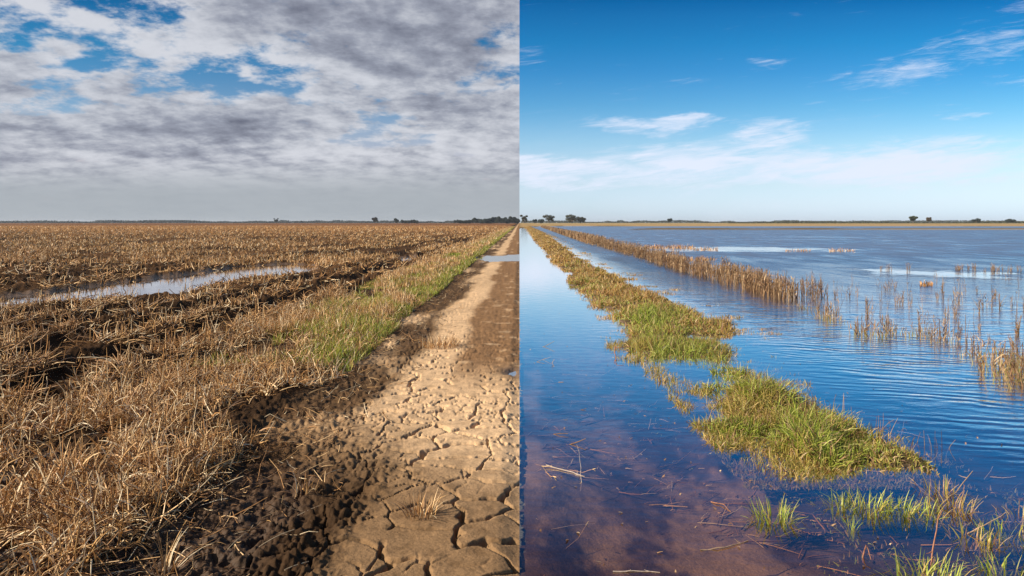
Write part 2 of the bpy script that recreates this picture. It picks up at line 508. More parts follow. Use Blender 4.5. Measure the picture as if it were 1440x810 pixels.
def height(x, y):
    L = x < 0
    z = np.zeros_like(x)
    # --- left: dry track, verge, ploughed field
    xl = np.minimum(x, 0)
    wob = 0.14 * (fbm(y * 0.9, y * 0 + 3.0, 3, 21) - 0.5) * 2
    verge = smooth(-xl, 1.72 + wob, 2.0 + wob)
    field = smooth(-xl, 3.2 + wob, 3.75 + wob)
    clod = fbm(xl * 7, y * 7, 4, 31, 0.55) - 0.5
    zl = 0.012 * (fbm(xl * 1.3, y * 1.3, 3, 41) - 0.5) * 2
    # rough dark margin beside the track and the crumbly crown between the ruts
    marg = smooth(-xl, 1.05 + wob * 1.4, 1.28 + wob * 1.4) * (1 - field)
    crown = smooth(-xl, 0.78 + wob, 0.62 + wob) * smooth(y, 6.0, 8.0)
    lowm = smooth(-xl, 0.70 + 1.5 * wob, 0.95 + 1.5 * wob) * smooth(y, 5.4, 3.6)
    rough = np.clip(np.maximum(np.maximum(marg * 0.8, crown * 0.30), lowm), 0, 1)
    ec, idc = voronoi(xl / 0.085 + 1.8 * fbm(xl * 8, y * 8, 3, 38), y / 0.075 + 1.8 * fbm(xl * 8, y * 8, 3, 39), 37)
    zl = zl + rough * (0.09 * clod + 0.045 * (fbm(xl * 22, y * 22, 3, 35) - 0.5) + 0.026 * (fbm(xl * 48, y * 48, 2, 34) - 0.5) * smooth(y, 9, 4) + smooth(ec, 0, 0.30) * (0.004 + 0.030 * idc ** 2) * smooth(y, 16, 8) - 0.012)
    zl = zl + 0.008 * (fbm(xl * 16, y * 16, 3, 36) - 0.5) * (1 - rough)
    wx = xl + 0.22 * (fbm(xl * 2.4, y * 2.4, 3, 51) - 0.5) + 0.07 * (fbm(xl * 11, y * 11, 2, 57) - 0.5)
    wy = y + 0.22 * (fbm(xl * 2.4, y * 2.4, 3, 52) - 0.5) + 0.07 * (fbm(xl * 11, y * 11, 2, 58) - 0.5)
    e1, id1 = voronoi(wx / 0.31, wy / 0.27, 61)
    e2, id2 = voronoi(wx / 0.17, wy / 0.15, 62)
    near = smooth(y, 24.0, 9.0) * smooth(-xl, 1.5 + wob, 1.1 + wob) * (1 - 0.6 * crown)
    wid = (0.017 + 0.040 * smooth(fbm(xl * 1.7, y * 1.7, 2, 71), 0.35, 0.8)) * (0.70 + 0.30 * smooth(y, 10, 5))
    c1 = (1 - smooth(e1, wid * 0.3, wid * 1.1)) * smooth(fbm(xl * 2.1, y * 2.1, 2, 75), 0.22, 0.34)
    patch2 = smooth(fbm(xl * 1.1, y * 1.1, 2, 73), 0.30, 0.5) * smooth(y, 7.5, 5.0)
    c2 = (1 - smooth(e2, 0.008, 0.055)) * smooth(fbm(xl * 4, y * 4, 2, 76), 0.35, 0.5) * patch2
    rimlift = np.exp(-e1 / 0.10) * 0.010
    zl = zl + near * (0.25 * rimlift - 0.058 * c1 * (0.22 + 0.78 * smooth(y, 11, 5)) - 0.020 * c2 * (1 - c1) + 0.007 * (id1 - 0.5) + 0.006 * (fbm(xl * 9, y * 9, 3, 77) - 0.5))
    zl = zl + verge * (0.05 + 0.035 * (fbm(xl * 3, y * 3, 3, 81) - 0.3))
    amp = field * (0.080 + 0.04 * (fbm(xl * 0.2, y * 0.15, 2, 85) - 0.5))
    lo, hi = FIELD_PUDDLE.min(0) - 3, FIELD_PUDDLE.max(0) + 3
    m = (x > lo[0]) & (x < hi[0]) & (y > lo[1]) & (y < hi[1])
    if m.any():
        amp[m] = amp[m] * (1 - 0.75 * smooth(polydist(FIELD_PUDDLE, x[m], y[m]), -1.4, -0.1))
    zl = zl + field * 0.02 - amp * furrow(xl, y) + field * 0.13 * clod * smooth(y, 60, 15)
    zl = zl - 0.022 * smooth(xl, -0.12, 0.0)
    for P in LEFT_PUDDLES:
        lo, hi = P.min(0) - 3, P.max(0) + 3
        m = (x > lo[0]) & (x < hi[0]) & (y > lo[1]) & (y < hi[1])
        if m.any():
            sc = 0.34 if P is FIELD_PUDDLE else (0.16 if P[0][1] < 10 else 0.28)
            d = polydist(P, x[m], y[m]) + sc * (fbm(x[m] * 1.6 / sc * 0.5, y[m] * 1.6 / sc * 0.35, 4, 91) - 0.5)
            k = smooth(d, -0.35 * sc, 0.35 * sc)
            zz_ = zl[m]
            zl[m] = zz_ * (1 - k) + (PUD_Z - 0.030 + 0.10 * zz_ * (zz_ > 0) + 0.05 * (fbm(x[m] * 2.2, y[m] * 1.2, 3, 95) - 0.5)) * k
            # the rim around the water stays above it
            rim = smooth(d, -1.2 * sc, -0.36 * sc) * (1 - k)
            zl[m] = np.maximum(zl[m], (PUD_Z + 0.012) * rim + zl[m] * (1 - rim))
    # --- right: flooded bed with islands
    xr = np.maximum(x, 0)
    zr = -0.12 - 0.05 * smooth(xr, 0.0, 1.0) + 0.05 * (fbm(xr * 0.9, y * 0.6, 4, 101) - 0.5) - 0.14 * smooth(xr, 3.2, 4.2)
    zr = zr + 0.03 * (fbm(xr * 6, y * 6, 3, 103) - 0.5)
    zr = zr + 0.085 * smooth(xr, 0.5 + 0.5 * (fbm(y * 1.3, xr * 0 + 8, 3, 105) - 0.5), 0.05)
    zr = np.where(xr < 1.0, np.minimum(zr, WATER_Z - 0.014), zr)
    for P, top in ((ISLAND, -0.012), (STRIP, -0.012), (SPARSE, -0.04)):
        lo, hi = P.min(0) - 2, P.max(0) + 2
        m = (xr > lo[0]) & (xr < hi[0]) & (y > lo[1]) & (y < hi[1])
        if m.any():
            xm, ym = xr[m], y[m]
            d = polydist(P, xm, ym) + 0.8 * (fbm(xm * 1.8, ym * 1.3, 4, 111) - 0.5)
            k = smooth(d, -0.30, 0.30)
            zr[m] = zr[m] * (1 - k) + (top + 0.11 * (fbm(xm * 3, ym * 2.4, 4, 113) - 0.5)) * k
    # low bank across the flood and the far shore
    bw = BANK_Y + 14 * (fbm(xr * 0.02, xr * 0 + 1, 3, 121) - 0.5)
    bk = np.exp(-((y - bw) / 8.0) ** 2) * smooth(xr, 14, 34)
    zr = zr + bk * (0.5 + 0.3 * fbm(xr * 0.05, y * 0.05, 3, 122))
    shore = 265 + 50 * (fbm(xr * 0.006, xr * 0 + 2, 3, 123) - 0.5)
    zr = zr + smooth(y, shore, shore + 40) * (0.55 + 0.35 * fbm(xr * 0.01, y * 0.01, 3, 125))
    zr = zr + 0.28 * smooth(y, 150, 260) * smooth(xr, 20, 6)
    z = np.where(L, zl, zr)
    aux = dict(rough=rough, crown=crown, lowm=lowm, marg=marg, verge=verge, field=field, crack=near * np.maximum(c1, 0.5 * c2), wob=wob)
    return z, aux


def lerp(a, b, t):
    return a + (np.asarray(b) - a) * t[..., None]


def soilcolor(x, y, z, a):
    c = np.empty(x.shape + (3,)); wet = np.zeros_like(x)
    c[:] = (0.52, 0.35, 0.20)                                   # dry pale silt
    n = fbm(x * 1.1, y * 0.8, 4, 131)
    n2 = fbm(x * 5, y * 5, 3, 133)
    c = c * (0.80 + 0.4 * n)[..., None] * (0.85 + 0.3 * n2)[..., None]
    moist = smooth(y + 1.2 * (n - 0.5) + 0.9 * x, 5.0, 3.0)         # damp ground nearest the camera
    c = lerp(c, (0.16, 0.092, 0.043), 0.85 * moist)
    c = lerp(c, (0.19, 0.105, 0.050), a['crown'] * 0.95 * smooth(n2, 0.1, 0.4))
    c = lerp(c, (0.040, 0.022, 0.011), a['lowm'] * 0.96)
    c = lerp(c, (0.060, 0.032, 0.015), a['marg'] * smooth(n, 0.25, 0.5) * 0.93)
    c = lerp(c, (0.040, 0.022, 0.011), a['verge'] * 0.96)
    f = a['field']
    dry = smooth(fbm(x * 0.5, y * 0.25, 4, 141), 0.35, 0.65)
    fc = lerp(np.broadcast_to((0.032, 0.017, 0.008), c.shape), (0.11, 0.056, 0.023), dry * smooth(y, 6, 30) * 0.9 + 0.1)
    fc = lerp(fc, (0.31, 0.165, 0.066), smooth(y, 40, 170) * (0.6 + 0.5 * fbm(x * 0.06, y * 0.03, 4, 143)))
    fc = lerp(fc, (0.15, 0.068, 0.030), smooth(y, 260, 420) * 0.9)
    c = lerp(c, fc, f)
    wet = np.clip(a['lowm'] * 0.5 + a['marg'] * 0.3, 0, 1)
    for P in LEFT_PUDDLES:
        lo, hi = P.min(0) - 3, P.max(0) + 3
        m = (x > lo[0]) & (x < hi[0]) & (y > lo[1]) & (y < hi[1])
        if m.any():
            k = smooth(polydist(P, x[m], y[m]), -0.2, 0.05)
            c[m] = lerp(c[m], (0.12, 0.075, 0.045), k * 0.75)
            wet[m] = np.maximum(wet[m], k)
    r = x >= 0
    rn = fbm(x * 1.4, y * 0.7, 5, 151)
    rc = lerp(np.broadcast_to((0.235, 0.16, 0.115), c.shape), (0.075, 0.047, 0.036), smooth(fbm(x * 3, y * 1.6, 4, 153) + 0.35 * (fbm(x * 14, y * 9, 3, 155) - 0.5), 0.40, 0.62))
    rc = lerp(rc, (0.46, 0.37, 0.32), smooth(rn, 0.38, 0.64) * smooth(x + 0.8 * (rn - 0.5), 1.0, 0.15) * smooth(y, 3.2, 5.6) * 0.9)  # pale silt patches, lightened in place of reflected cloud
    rc = lerp(rc, (0.60, 0.50, 0.46), smooth(y, 6.5, 11) * smooth(x, 2.2, 0.6) * smooth(z, -0.04, -0.07) * 0.8)  # bed colour paled further out to imitate the bright sky reflection
    rc = lerp(rc, (0.05, 0.038, 0.034), smooth(x, 1.0, 2.3) * 0.9)
    rc = lerp(rc, (0.30, 0.27, 0.24), smooth(x, 3.6, 6.0))
    rc = lerp(rc, (0.085, 0.062, 0.03), smooth(z, -0.05, 0.0))
    rc = lerp(rc, (0.34, 0.23, 0.105), smooth(y, 120, 260) * smooth(z, -0.03, 0.1))
    rc = lerp(rc, (0.30, 0.24, 0.12), smooth(y, 420, 700) * 0.7)
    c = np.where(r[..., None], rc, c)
    return np.concatenate([c, np.where(r, 0.2, wet)[..., None]], -1)


def fan(side, step):
    q = np.concatenate([np.arange(1100, 12, -step), 12 * np.exp(-np.arange(0, 5.2, 0.045))])
    Y = CAM_H * FPX / q
    us = [0.0]
    while us[-1] < 1.9:
        k = us[-1]
        us.append(k + (0.00115 if k < 0.5 else 0.0016 if k < 0.75 else 0.02) * (step / 1.4))
    us = np.array(us)
    if side < 0: us = -us[::-1]
    X = us[None, :] * (Y[:, None] + 2.0)
    YY = np.broadcast_to(Y[:, None], X.shape)
    xs = X.copy()
    if side < 0: xs[:, -1] = -1e-4
    z, aux = height(xs, YY.copy())
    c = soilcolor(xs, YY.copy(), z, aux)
    nr, nc = X.shape
    V = np.stack([X, YY, z], -1).reshape(-1, 3)
    i = np.arange(nr * nc).reshape(nr, nc)
    F = np.stack([i[:-1, :-1], i[:-1, 1:], i[1:, 1:], i[1:, :-1]], -1).reshape(-1, 4)
    return V, F, c.reshape(-1, 4)

# the plain: one sheet, a dry half and a sunken flooded half joined by a low cut step along the middle of the track
Vl, Fl, Cl = fan(-1, 1.25)
Vr, Fr, Cr = fan(+1, 1.25 if False else 2.2)
# step wall along the middle of the track
Vs = Vl[np.isclose(Vl[:, 0], 0)]
ns = len(Vs)
Vw = np.concatenate([Vs, np.stack([Vs[:, 0], Vs[:, 1], np.full(ns, -0.30)], -1)])
iw = np.arange(ns - 1)
Fw = np.stack([iw, iw + 1, iw + 1 + ns, iw + ns], -1)
Cw = np.tile((0.15, 0.09, 0.05, 0.3), (2 * ns, 1))
V = np.concatenate([Vl, Vr, Vw]); F = np.concatenate([Fl, Fr + len(Vl), Fw + len(Vl) + len(Vr)]); C = np.concatenate([Cl, Cr, Cw])
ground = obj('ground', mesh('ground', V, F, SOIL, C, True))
tag(ground, 'flat plain, brown and cracked dry soil on one half, flooded mud on the other', 'ground', kind='structure')
del V, F, C, Vl, Fl, Cl, Vr, Fr, Cr


def sheet(name, pts, z, mat, label):
    me = bpy.data.meshes.new(name)
    me.from_pydata([(x, y, z) for x, y in pts], [], [tuple(range(len(pts)))])
    me.materials.append(mat)
    o = obj(name, me)
    return tag(o, label, 'water', kind='structure')

sheet('flood_water', [(0.0, 0.4), (900, 0.4), (900, 470), (0.0, 470)], WATER_Z, WATER, 'blue flood water covering the track and field, rippled by wind')


def grow(P, d):
    lo, hi = P.min(0) - d, P.max(0) + d
    return [(lo[0], lo[1]), (min(hi[0], -0.002), lo[1]), (min(hi[0], -0.002), hi[1]), (lo[0], hi[1])]


def hull(P, d):
    """the outline of a puddle pushed outwards"""
    n = len(P); out = []
    A = 0.5 * sum(P[i][0] * P[(i + 1) % n][1] - P[(i + 1) % n][0] * P[i][1] for i in range(n))
    s = 1 if A > 0 else -1
    for i in range(n):
        a = P[i - 1]; b = P[i]; c = P[(i + 1) % n]
        e1 = (b - a) / np.linalg.norm(b - a); e2 = (c - b) / np.linalg.norm(c - b)
        nn = np.array([e1[1] + e2[1], -e1[0] - e2[0]]); nn = nn / (np.linalg.norm(nn) + 1e-6) * s
        q = b + nn * d
        out.append((min(q[0], -0.002), q[1]))
    return out

for P, d, lb in ((FIELD_PUDDLE, 0.6, 'long pale puddle lying in a furrow of the stubble field'),
                 (TRACK_PUDDLE, 0.6, 'shallow puddle crossing the dry track from side to side'),
                 (SEAM_PUDDLE, 0.15, 'tiny puddle on the brown crown of the track'),
                 (FAR_PUDDLE, 0.4, 'small distant puddle in the stubble by the left picture edge'),
                 (SIDE_PUDDLE, 0.3, 'small puddle in the stubble beside the green verge')):
    sheet('puddle', hull(P, d), PUD_Z, PUDDLE, lb)


# ------------------------------------------------------------------ blades, stalks and stems
def blades(P, L, Wd, head, lean, bend, seg, col, sides=2, kink=None, taper=0.75, twist=None):
    """many stems at once: P (n,3) roots; returns vertices, quads, colours"""
    n = len(P)
    f = lambda a: np.broadcast_to(np.asarray(a, float), (n,)).copy()
    L, Wd, head, lean, bend = map(f, (L, Wd, head, lean, bend))
    ring = []
    c = np.array(P, float)
    d = np.stack([np.cos(head), np.sin(head), np.zeros(n)], -1)
    sv = np.stack([-np.sin(head), np.cos(head), np.zeros(n)], -1)
    kt = rng.uniform(0.25, 0.8, n)
    tw = f(0 if twist is None else twist)
    for k in range(seg + 1):
        t = k / seg
        a = lean + bend * t
        if kink is not None:
            a = a + kink * (t > kt)
        tang = d * np.sin(a)[:, None]; tang[:, 2] += np.cos(a)
        nv = np.cross(tang, sv)
        r = (Wd * (1 - taper * t ** 1.5))[:, None] * 0.5
        s2 = sv * np.cos(tw)[:, None] + nv * np.sin(tw)[:, None]
        n2 = np.cross(tang, s2)
        if sides == 2:
            ring.append(np.stack([c - s2 * r, c + s2 * r], 1))
        else:
            ring.append(np.stack([c + s2 * r, c + (-0.5 * s2 + 0.87 * n2) * r, c + (-0.5 * s2 - 0.87 * n2) * r], 1))
        if k < seg:
            c = c + tang * (L / seg)[:, None]
            c[:, 2] = np.maximum(c[:, 2], P[:, 2] + 0.004)
    V = np.stack(ring, 1)                       # n, seg+1, sides, 3
    m = V.shape[2]
    base = (np.arange(n) * (seg + 1) * m)[:, None, None]
    k = (np.arange(seg) * m)[None, :, None]
    if sides == 2:
        s0 = np.array([0])[None, None]; s1 = np.array([1])[None, None]
    else:
        s0 = np.arange(3)[None, None]; s1 = ((np.arange(3) + 1) % 3)[None, None]
    F = np.stack([base + k + s0, base + k + s1, base + k + m + s1, base + k + m + s0], -1).reshape(-1, 4)
    C = np.repeat(np.asarray(col), (seg + 1) * m, 0)
    return V.reshape(-1, 3), F, C


def join(parts):
    V, F, C, o = [], [], [], 0
    for v_, f_, c_ in parts:
        V.append(v_); F.append(f_ + o); C.append(c_); o += len(v_)
    return np.concatenate(V), np.concatenate(F), np.concatenate(C)


PAL_STRAW = np.array([(0.74, 0.50, 0.25), (0.58, 0.34, 0.13), (0.40, 0.205, 0.07), (0.82, 0.66, 0.42), (0.25, 0.125, 0.045), (0.46, 0.235, 0.085), (0.12, 0.06, 0.028)])
PAL_GREEN = np.array([(0.25, 0.30, 0.035), (0.35, 0.39, 0.055), (0.14, 0.19, 0.03), (0.46, 0.45, 0.11), (0.30, 0.36, 0.045)])
PAL_TAN = np.array([(0.56, 0.34, 0.13), (0.46, 0.26, 0.085), (0.50, 0.36, 0.12), (0.36, 0.18, 0.06), (0.62, 0.45, 0.22)])
PAL_OLIVE = np.array([(0.32, 0.28, 0.06), (0.42, 0.32, 0.08), (0.24, 0.23, 0.05), (0.48, 0.33, 0.10)])
PAL_BROWN = np.array([(0.31, 0.175, 0.08), (0.22, 0.118, 0.056), (0.40, 0.25, 0.125), (0.15, 0.078, 0.04), (0.46, 0.32, 0.18)])


def pick(pal, n, p=None):
    c = pal[rng.choice(len(pal), n, p=p)]
    return c * rng.uniform(0.8, 1.2, (n, 1))


def roots(x, y, sink=0.01):
    z, a = height(np.asarray(x, float).copy(), np.asarray(y, float).copy())
    return np.stack([x, y, z - sink], -1), a


def in_puddle(x, y, marg=0.0):
    k = np.zeros(len(x), bool)
    for P in LEFT_PUDDLES:
        k |= polydist(P, x, y) > marg
    return k


def ysample(n, a, b, e):
    """distances thinning out as 1 / y**e"""
    t = rng.random(n)
    if abs(e - 1) < 1e-6:
        return a * (b / a) ** t
    return (a ** (1 - e) + t * (b ** (1 - e) - a ** (1 - e))) ** (1 / (1 - e))


def stuff(name, parts, mat, label, cat):
    V, F, C = join(parts)
    return tag(obj(name, mesh(name, V, F, mat, C)), label, cat, kind='stuff')

# --- 1. dense dry weeds on the verge, nearest the track
parts = []
n = 24000
y = ysample(n, 1.7, 14, 0.9); x = -(1.75 + 1.95 * rng.random(n) ** 1.1)
edge = 1.72 + 0.28 * (fbm(y * 0.9, y * 0 + 3.0, 3, 21) - 0.5)
tuft = 0.62 * fbm(x * 3.6, y * 3.6, 2, 201) + 0.38 * fbm(x * 1.2, y * 1.2, 2, 203)
keep = (-x > edge + 0.05 + 0.5 * (0.5 - rng.random(n)) * 0.4) & (tuft > 0.47 + 0.10 * rng.random(n)) & (rng.random(n) < np.where(y < 4.2, smooth(-x, 1.45, 2.1), 1)) & ~in_puddle(x, y)
green = (x > -3.1) & (y > 7.3) & (y < 14)
keep &= ~(green & (rng.random(n) < 0.55))
x, y, tuft = x[keep], y[keep], tuft[keep]
n = len(x)
P, _ = roots(x, y)
up = rng.random(n) < 0.42
L = np.where(up, rng.uniform(0.08, 0.24, n), rng.uniform(0.12, 0.32, n)) * (0.55 + 0.9 * tuft)
lean = np.where(up, np.abs(rng.normal(0.1, 0.28, n)), rng.uniform(0.9, 1.5, n))
parts.append(blades(P, L, rng.uniform(0.0045, 0.010, n), rng.uniform(0, 6.28, n), lean, rng.normal(0.4, 0.9, n), 5, pick(PAL_STRAW, n, (0.24, 0.22, 0.17, 0.13, 0.1, 0.09, 0.05)), 3, np.where(rng.random(n) < 0.45, rng.normal(0, 1.3, n), 0), 0.5))
# loose dead leaf blades among them
m = 11000
idx = rng.integers(0, n, m)
P2 = P[idx] + np.stack([rng.normal(0, 0.04, m), rng.normal(0, 0.04, m), rng.uniform(0, 0.06, m)], -1)
parts.append(blades(P2, rng.uniform(0.08, 0.24, m), rng.uniform(0.005, 0.012, m), rng.uniform(0, 6.28, m), rng.uniform(0.2, 1.5, m), rng.normal(0.9, 0.7, m), 4, pick(PAL_STRAW, m), 2, np.where(rng.random(m) < 0.3, rng.normal(0, 1.2, m), 0), 0.8, rng.uniform(0, 3.1, m)))
stuff('verge_straw', parts, STRAW, 'dense golden dry weeds and broken stalks between the ploughed field and the track', 'dry weeds')

# --- 2. stubble and trash over the ploughed field
parts = []
n = 120000
y = ysample(n, 2.6, 34, 1.7); x = -3.3 - rng.random(n) * (0.95 * y - 0.8 + 2.0)
fr = np.where(polydist(FIELD_PUDDLE, x, y) > -1.0, -1.0, furrow(x, y))
keep = (x < -3.3) & (rng.random(n) < np.where(fr > 0.0, 0.08, 1.0)) & (fbm(x * 1.3, y * 1.3, 3, 211) + 0.12 * rng.random(n) > 0.50) & ~in_puddle(x, y, 0.30 * rng.random(len(x)) ** 2)
x, y = x[keep], y[keep]; n = len(x)
P, _ = roots(x, y)
up = rng.random(n) < 0.2
L = np.where(up, rng.uniform(0.07, 0.26, n), rng.uniform(0.10, 0.34, n))
lean = np.where(up, np.abs(rng.normal(0, 0.3, n)), rng.uniform(1.0, 1.5, n))
W_ = rng.uniform(0.006, 0.014, n) * np.clip(y / 9, 1, 2.4)
parts.append(blades(P, L, W_, rng.uniform(0, 6.28, n), lean, rng.normal(0.1, 0.55, n), 3, pick(PAL_STRAW, n, (0.14, 0.2, 0.22, 0.1, 0.14, 0.12, 0.08)), 3, np.where(rng.random(n) < 0.35, rng.normal(0, 1.2, n), 0), 0.45))
# far stubble, coarser stems
n = 190000
y = ysample(n, 24, 330, 2.1); x = -3.4 - rng.random(n) * (0.9 * y + 4)
keep = (x < -3.4) & (rng.random(n) < np.where((furrow(x, y) > 0.1) & (y < 70) & (polydist(FIELD_PUDDLE, x, y) < -1.0), 0.25, 1.0)) & (fbm(x * 0.5, y * 0.22, 4, 221) + 0.2 * rng.random(n) > 0.55) & ~in_puddle(x, y, 0.30 * rng.random(len(x)) ** 2)
x, y = x[keep], y[keep]; n = len(x)
P, _ = roots(x, y)
parts.append(blades(P, rng.uniform(0.06, 0.22, n) * np.clip(y / 90, 1, 1.5), 0.020 * np.clip(y / 28, 1, 9), rng.uniform(0, 6.28, n), rng.uniform(0.0, 1.4, n), rng.normal(0.2, 0.4, n), 2, pick(PAL_STRAW, n, (0.16, 0.22, 0.22, 0.08, 0.15, 0.12, 0.05)), 2, None, 0.5, rng.uniform(0, 3.1, n)))
stuff('field_stubble', parts, STRAW, 'broken tan crop stubble and straw strewn over the ploughed field', 'stubble')

# --- 3. green verge grass along the left of the track
parts = []
n = 100000
y = ysample(n, 7.0, 260, 1.25); x = -(1.72 + 1.75 * rng.random(n) ** 1.1)
wob = 0.28 * (fbm(y * 0.9, y * 0 + 3.0, 3, 21) - 0.5)
gm = 0.6 * fbm(x * 1.1, y * 0.5, 3, 231) + 0.4 * fbm(x * 3.5, y * 2.5, 2, 235)
keep = (-x > 1.74 + wob) & (gm > 0.385 + 0.12 * smooth(-x, 2.4, 3.3)) & (y > 6.9 + 3.5 * rng.random(n) ** 2) & ~in_puddle(x, y)
x, y = x[keep], y[keep]; n = len(x)
P, _ = roots(x, y)
rr = rng.random(n)
c = np.where((rr < 0.52)[:, None], pick(PAL_GREEN, n) * (1.1, 1.1, 1.0), np.where((rr < 0.82)[:, None], pick(PAL_OLIVE, n), pick(PAL_STRAW, n)))
parts.append(blades(P, rng.uniform(0.05, 0.16, n) * (0.35 + 1.1 * fbm(x * 2, y * 2, 2, 233)), rng.uniform(0.006, 0.011, n) * np.clip(y / 11, 1, 12), rng.uniform(0, 6.28, n), np.abs(rng.normal(0.15, 0.3, n)), rng.normal(0.6, 0.4, n), 3, c, 2, None, 0.85, rng.uniform(0, 3.1, n)))
stuff('verge_grass', parts, GRASS, 'green grass growing in a band along the left edge of the dry track', 'grass')
# tan grass between verge and field further out
n = 50000
y = ysample(n, 9, 260, 1.35); x = -(2.0 + 1.5 * rng.random(n))
gm = 0.6 * fbm(x * 1.1, y * 0.5, 3, 231) + 0.4 * fbm(x * 3.5, y * 2.5, 2, 235)
keep = (fbm(x * 1.1, y * 0.6, 4, 241) > 0.43) & ((gm < 0.47) | (x < -3.0) | (rng.random(n) < 0.25)) & ~in_puddle(x, y)
x, y = x[keep], y[keep]; n = len(x)
P, _ = roots(x, y)
stuff('tan_grass', [blades(P, rng.uniform(0.07, 0.24, n), rng.uniform(0.006, 0.010, n) * np.clip(y / 10, 1, 12), rng.uniform(0, 6.28, n), np.abs(rng.normal(0.1, 0.35, n)), rng.normal(0.4, 0.5, n), 3, pick(PAL_STRAW, n, (0.24, 0.26, 0.18, 0.1, 0.1, 0.1, 0.02)), 2, None, 0.7, rng.uniform(0, 3.1, n))],
      STRAW, 'dry tan grass between the green verge and the stubble field', 'dry grass')

# --- 4. scattered straw litter on the dry track margin
n = 2000
y = ysample(n, 1.8, 22, 1.4); x = -(0.75 + 1.1 * rng.random(n))
keep = rng.random(n) < smooth(-x, 0.8, 1.7)
x, y = x[keep], y[keep]; n = len(x)
P, _ = roots(x, y, -0.004)
stuff('straw_litter', [blades(P, rng.uniform(0.04, 0.20, n), rng.uniform(0.003, 0.007, n), rng.uniform(0, 6.28, n), rng.uniform(1.1, 1.5, n), rng.normal(0.1, 0.5, n), 4, pick(PAL_STRAW, n), 3, np.where(rng.random(n) < 0.3, rng.normal(0, 1, n), 0), 0.4)],
      STRAW, 'loose bits of straw lying on the dark margin of the dry track', 'straw litter')


# ------------------------------------------------------------------ flooded side
def grass_on(Pn, n, ls, wfac, palette, mask_s, thr, hang=0.0, rag=0.5, thin=None):
    lo, hi = Pn.min(0), Pn.max(0)
    if hi[1] - lo[1] > 30:
        y = ysample(n * 3, lo[1], hi[1], 1.3)
    else:
        y = rng.uniform(lo[1], hi[1], n * 3)
    x = np.empty_like(y)
    # spread across the polygon at each y
    x[:] = rng.uniform(lo[0], hi[0], len(y))
    d = polydist(Pn, x, y) + rag * (fbm(x * 1.8, y * 1.3, 4, 111) - 0.5)
    msk = fbm(x * mask_s, y * mask_s, 3, 251)
    k = (d > -0.10 - hang) & (msk > np.where(d < 0.05, 0.51, np.where(d < 0.3, max(thr, 0.46), thr)) - 0.12 * smooth(d, 0, 0.5))
    if thin: k &= rng.random(len(x)) > thin[2] * smooth(x, thin[0], thin[1])
    x, y, d = x[k][:n], y[k][:n], d[k][:n]
    m = len(x)
    P, _ = roots(x, y)
    P[:, 2] = np.maximum(P[:, 2], WATER_Z - 0.04)
    c = palette(x, y, d, m)
    hgt = ls * (0.55 + 0.9 * fbm(x * 2.3, y * 2.3, 3, 253)) * (0.45 + 0.55 * smooth(d, -0.1, 0.4)) * (0.35 + 1.1 * smooth(fbm(x * 1.6, y * 1.3, 3, 255), 0.3, 0.7))
    return blades(P, rng.uniform(0.6, 1.15, m) * hgt, wfac * rng.uniform(0.7, 1.3, m) * np.clip(y / 9, 1, 10), rng.uniform(0, 6.28, m), np.abs(rng.normal(0.35, 0.4, m)), rng.normal(0.9, 0.7, m), 4, c, 2, None, 0.85, rng.uniform(0, 3.1, m))


def pal_strip(x, y, d, m):
    # green at the near end, browner further away and along the channel edge
    gp = smooth(fbm(x * 0.9, y * 0.35, 4, 261), 0.44, 0.62) * smooth(y, 36, 12) * 0.55 + 0.6 * smooth(y, 13.5, 11.0)
    gp = gp * smooth(x, 3.1, 2.3 - 0.3 * smooth(y, 10, 16))
    gp = gp * smooth(d, -0.05, 0.35)
    r = rng.random(m)
    return np.where((r < gp * 0.8)[:, None], pick(PAL_GREEN, m), np.where((r < 0.30)[:, None], pick(PAL_OLIVE, m) * (1.1, 0.95, 0.8), np.where((r < 0.85)[:, None], pick(PAL_TAN, m), pick(PAL_BROWN, m))))


def pal_island(x, y, d, m):
    gp = 0.92 * smooth(d, -0.05, 0.3) * smooth(x, 2.8, 1.9) * smooth(fbm(x * 2.2, y * 2.2, 3, 263), 0.25, 0.5)
    r = rng.random(m)
    return np.where((r < gp * 0.85)[:, None], pick(PAL_GREEN, m), np.where((r < 0.80)[:, None], pick(PAL_OLIVE, m), pick(PAL_BROWN, m)))


def thing_mesh(name, parts, mat, label, cat, group=None):
    V, F, C = join(parts)
    c0 = V[:, :3].mean(0); c0 = np.array([c0[0], c0[1], V[:, 2].min()])
    return tag(obj(name, mesh(name, V - c0, F, mat, C), None, c0), label, cat, group)

stuff('bank_grass', [grass_on(STRIP, 64000, 0.135, 0.009, pal_strip, 2.6, 0.41, 0.55, 1.0)], GRASS, 'long strip of brown and green grass standing between the flooded track and the channel', 'grass')
isl = [grass_on(ISLAND, 15000, 0.15, 0.0085, pal_island, 3.4, 0.44, 0.34, 1.2, (1.9, 2.9, 0.75))]
# tall dead stalks along its far edge
n = 120
t = rng.random(n) ** 1.3
xx_, yy_ = gnd(np.interp(t, [0, 1], [1090, 1330]) + rng.normal(0, 14, n), np.interp(t, [0, 1], [552, 628]) + rng.normal(0, 5, n))
P, _ = roots(xx_, yy_)
isl.append(blades(P, 0.06 + 0.22 * rng.random(n) ** 1.8, 0.005, rng.uniform(0, 6.28, n), np.abs(rng.normal(0.15, 0.3, n)), rng.normal(0.3, 0.5, n), 4, pick(PAL_BROWN, n), 3, None, 0.5))
thing_mesh('grass_island', isl, GRASS, 'largest green grass island in the flood, with brown stalks on its far edge', 'grass clump')
stuff('drowned_grass', [grass_on(SPARSE, 9000, 0.14, 0.0085, pal_island, 3.4, 0.41, 0.25, 0.5)], GRASS, 'sparse half drowned grass between the bank strip and the big island', 'grass')


